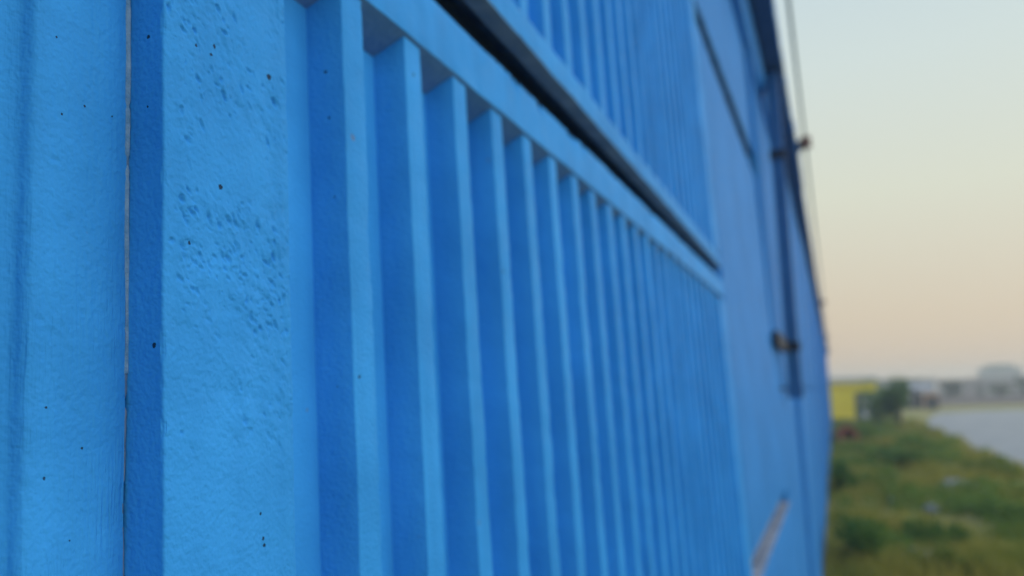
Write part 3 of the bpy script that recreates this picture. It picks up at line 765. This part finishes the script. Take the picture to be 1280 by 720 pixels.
def house(name, label, cat, x, y, wx, dy, h, wall_m, roof_m, nwin, group=None, gable=0.0, door=True, rz=0.0):
    e = tag(empty(name, (x, y, 0), rz), label, cat, group)
    MB().box(0, wx, 0, dy, -0.2, h).build('wall', wall_m, e)
    if gable:
        mb = MB(); o_ = 0.35
        mb.add([(-o_, -o_, h), (wx + o_, -o_, h), (wx + o_, dy + o_, h), (-o_, dy + o_, h), (-o_, dy / 2, h + gable), (wx + o_, dy / 2, h + gable),
                ], [(0, 1, 5, 4), (2, 3, 4, 5), (0, 4, 3), (1, 2, 5), (0, 3, 2, 1)])
        mb.build('roof', roof_m, e)
    else:
        MB().box(-0.3, wx + 0.3, -0.3, dy + 0.3, h + 0.003, h + 0.22).build('roof', roof_m, e)
    sl = wx / (nwin + (1 if door else 0))
    for i in range(nwin):
        c = sl * (i + 0.5)
        win = MB().box(c - 0.55, c + 0.55, -0.05, 0.0 - 0.004, h * 0.38, h * 0.38 + min(1.2, h * 0.4)).build('window', M_WHITE, e)
        MB().box(c - 0.46, c + 0.46, -0.075, -0.052, h * 0.38 + 0.09, h * 0.38 + min(1.2, h * 0.4) - 0.09).build('pane', M_DARK, win)
    if door:
        c = sl * (nwin + 0.5)
        MB().box(c - 0.45, c + 0.45, -0.06, -0.004, 0, min(2.05, h * 0.8)).build('door', M_DARK, e)
    return e
HG = 'low buildings across the open ground'
house('shed', 'dark grey shed right behind the tall dark bush', 'shed', 4.9, 74, 2.6, 3, 1.55, M_DARK, M_GREY, 1, HG, 0.45)
house('booth', 'small salmon and white roadside booth at the end of the road', 'booth', 6.75, 70.5, 1.0, 1.0, 1.25, M_PINK, M_WHITE, 0, None, 0.0)
house('low_building', 'grey low building directly right of the yellow kiosk', 'building', 4.2, 118, 6.5, 7, 2.6, M_GREY, M_TEAL, 3, HG)
house('low_building', 'cream low building behind the tall dark bush', 'building', 9.0, 150, 7.0, 8, 2.9, M_CREAM, M_GREY, 3, HG)
house('low_building', 'mauve low building behind the salmon booth', 'building', 17.3, 152, 6.0, 8, 2.6, M_MAUVE, M_GREY, 3, HG)
house('low_building', 'long grey low building left of the tall block', 'building', 24.2, 166, 8.5, 8, 2.8, M_GREY, M_MAUVE, 4, HG)
house('low_building', 'cream low building under the tall block', 'building', 21.0, 128, 4.2, 6, 1.7, M_CREAM, M_MAUVE, 2, HG)
house('low_building', 'mauve low building at the right margin', 'building', 25.5, 126, 8.0, 6, 1.9, M_MAUVE, M_GREY, 3, HG)
house('low_building', 'pale low building seen over the yellow kiosk roof', 'building', -1.0, 158, 8.5, 8, 3.5, M_CREAM, M_TEAL, 3, HG)
tb = house('tall_building', 'hazy flat roofed block rising above the skyline at right', 'building', 38.2, 250, 9.0, 9, 6.0, M_GREY, M_TEAL, 4)
MB().box(1.5, 7.5, 2, 7, 6.224, 7.0).build('roof_room', M_TEAL, tb)
e = tag(empty('garden_wall', (8.8, 84, 0), 0.05), 'low dark mauve wall running beyond the curve of the road', 'wall')
MB().box(0, 15.0, 0, 0.25, -0.1, 0.72).build('masonry', M_MAUVE, e)
MB().box(-0.05, 15.05, -0.05, 0.30, 0.723, 0.80).build('coping', M_DARK, e)
for i, (x, y, h, lab) in enumerate(((23.2, 122, 2.6, 'dark rounded tree at the far right margin'), (13.2, 108, 2.1, 'small hazy tree right of the salmon booth'), (18.6, 112, 1.6, 'low hazy tree near the mauve wall'))):
    plant('far_tree', lab, 'tree', x, y, 1.1, 1.1, h, 700, 0.16, G_H, 40 + i, 'far trees', 0.6, 7, True)

# ------------------------------------------------------------------ evening haze
mt = bpy.data.materials.new('haze_air'); mt.use_nodes = True
n = mt.node_tree; n.nodes.remove(n.nodes['Principled BSDF'])
pv = n.nodes.new('ShaderNodeVolumePrincipled')
pv.inputs['Color'].default_value = (0.86, 0.92, 1.0, 1); pv.inputs['Density'].default_value = 0.0026; pv.inputs['Anisotropy'].default_value = 0.2
n.links.new(pv.outputs[0], n.nodes['Material Output'].inputs['Volume'])
hz = MB().box(-205, 305, -65, 475, -1.2, 9.5).build('haze', mt)
tag(hz, 'pale evening haze over the distant ground', kind='stuff')
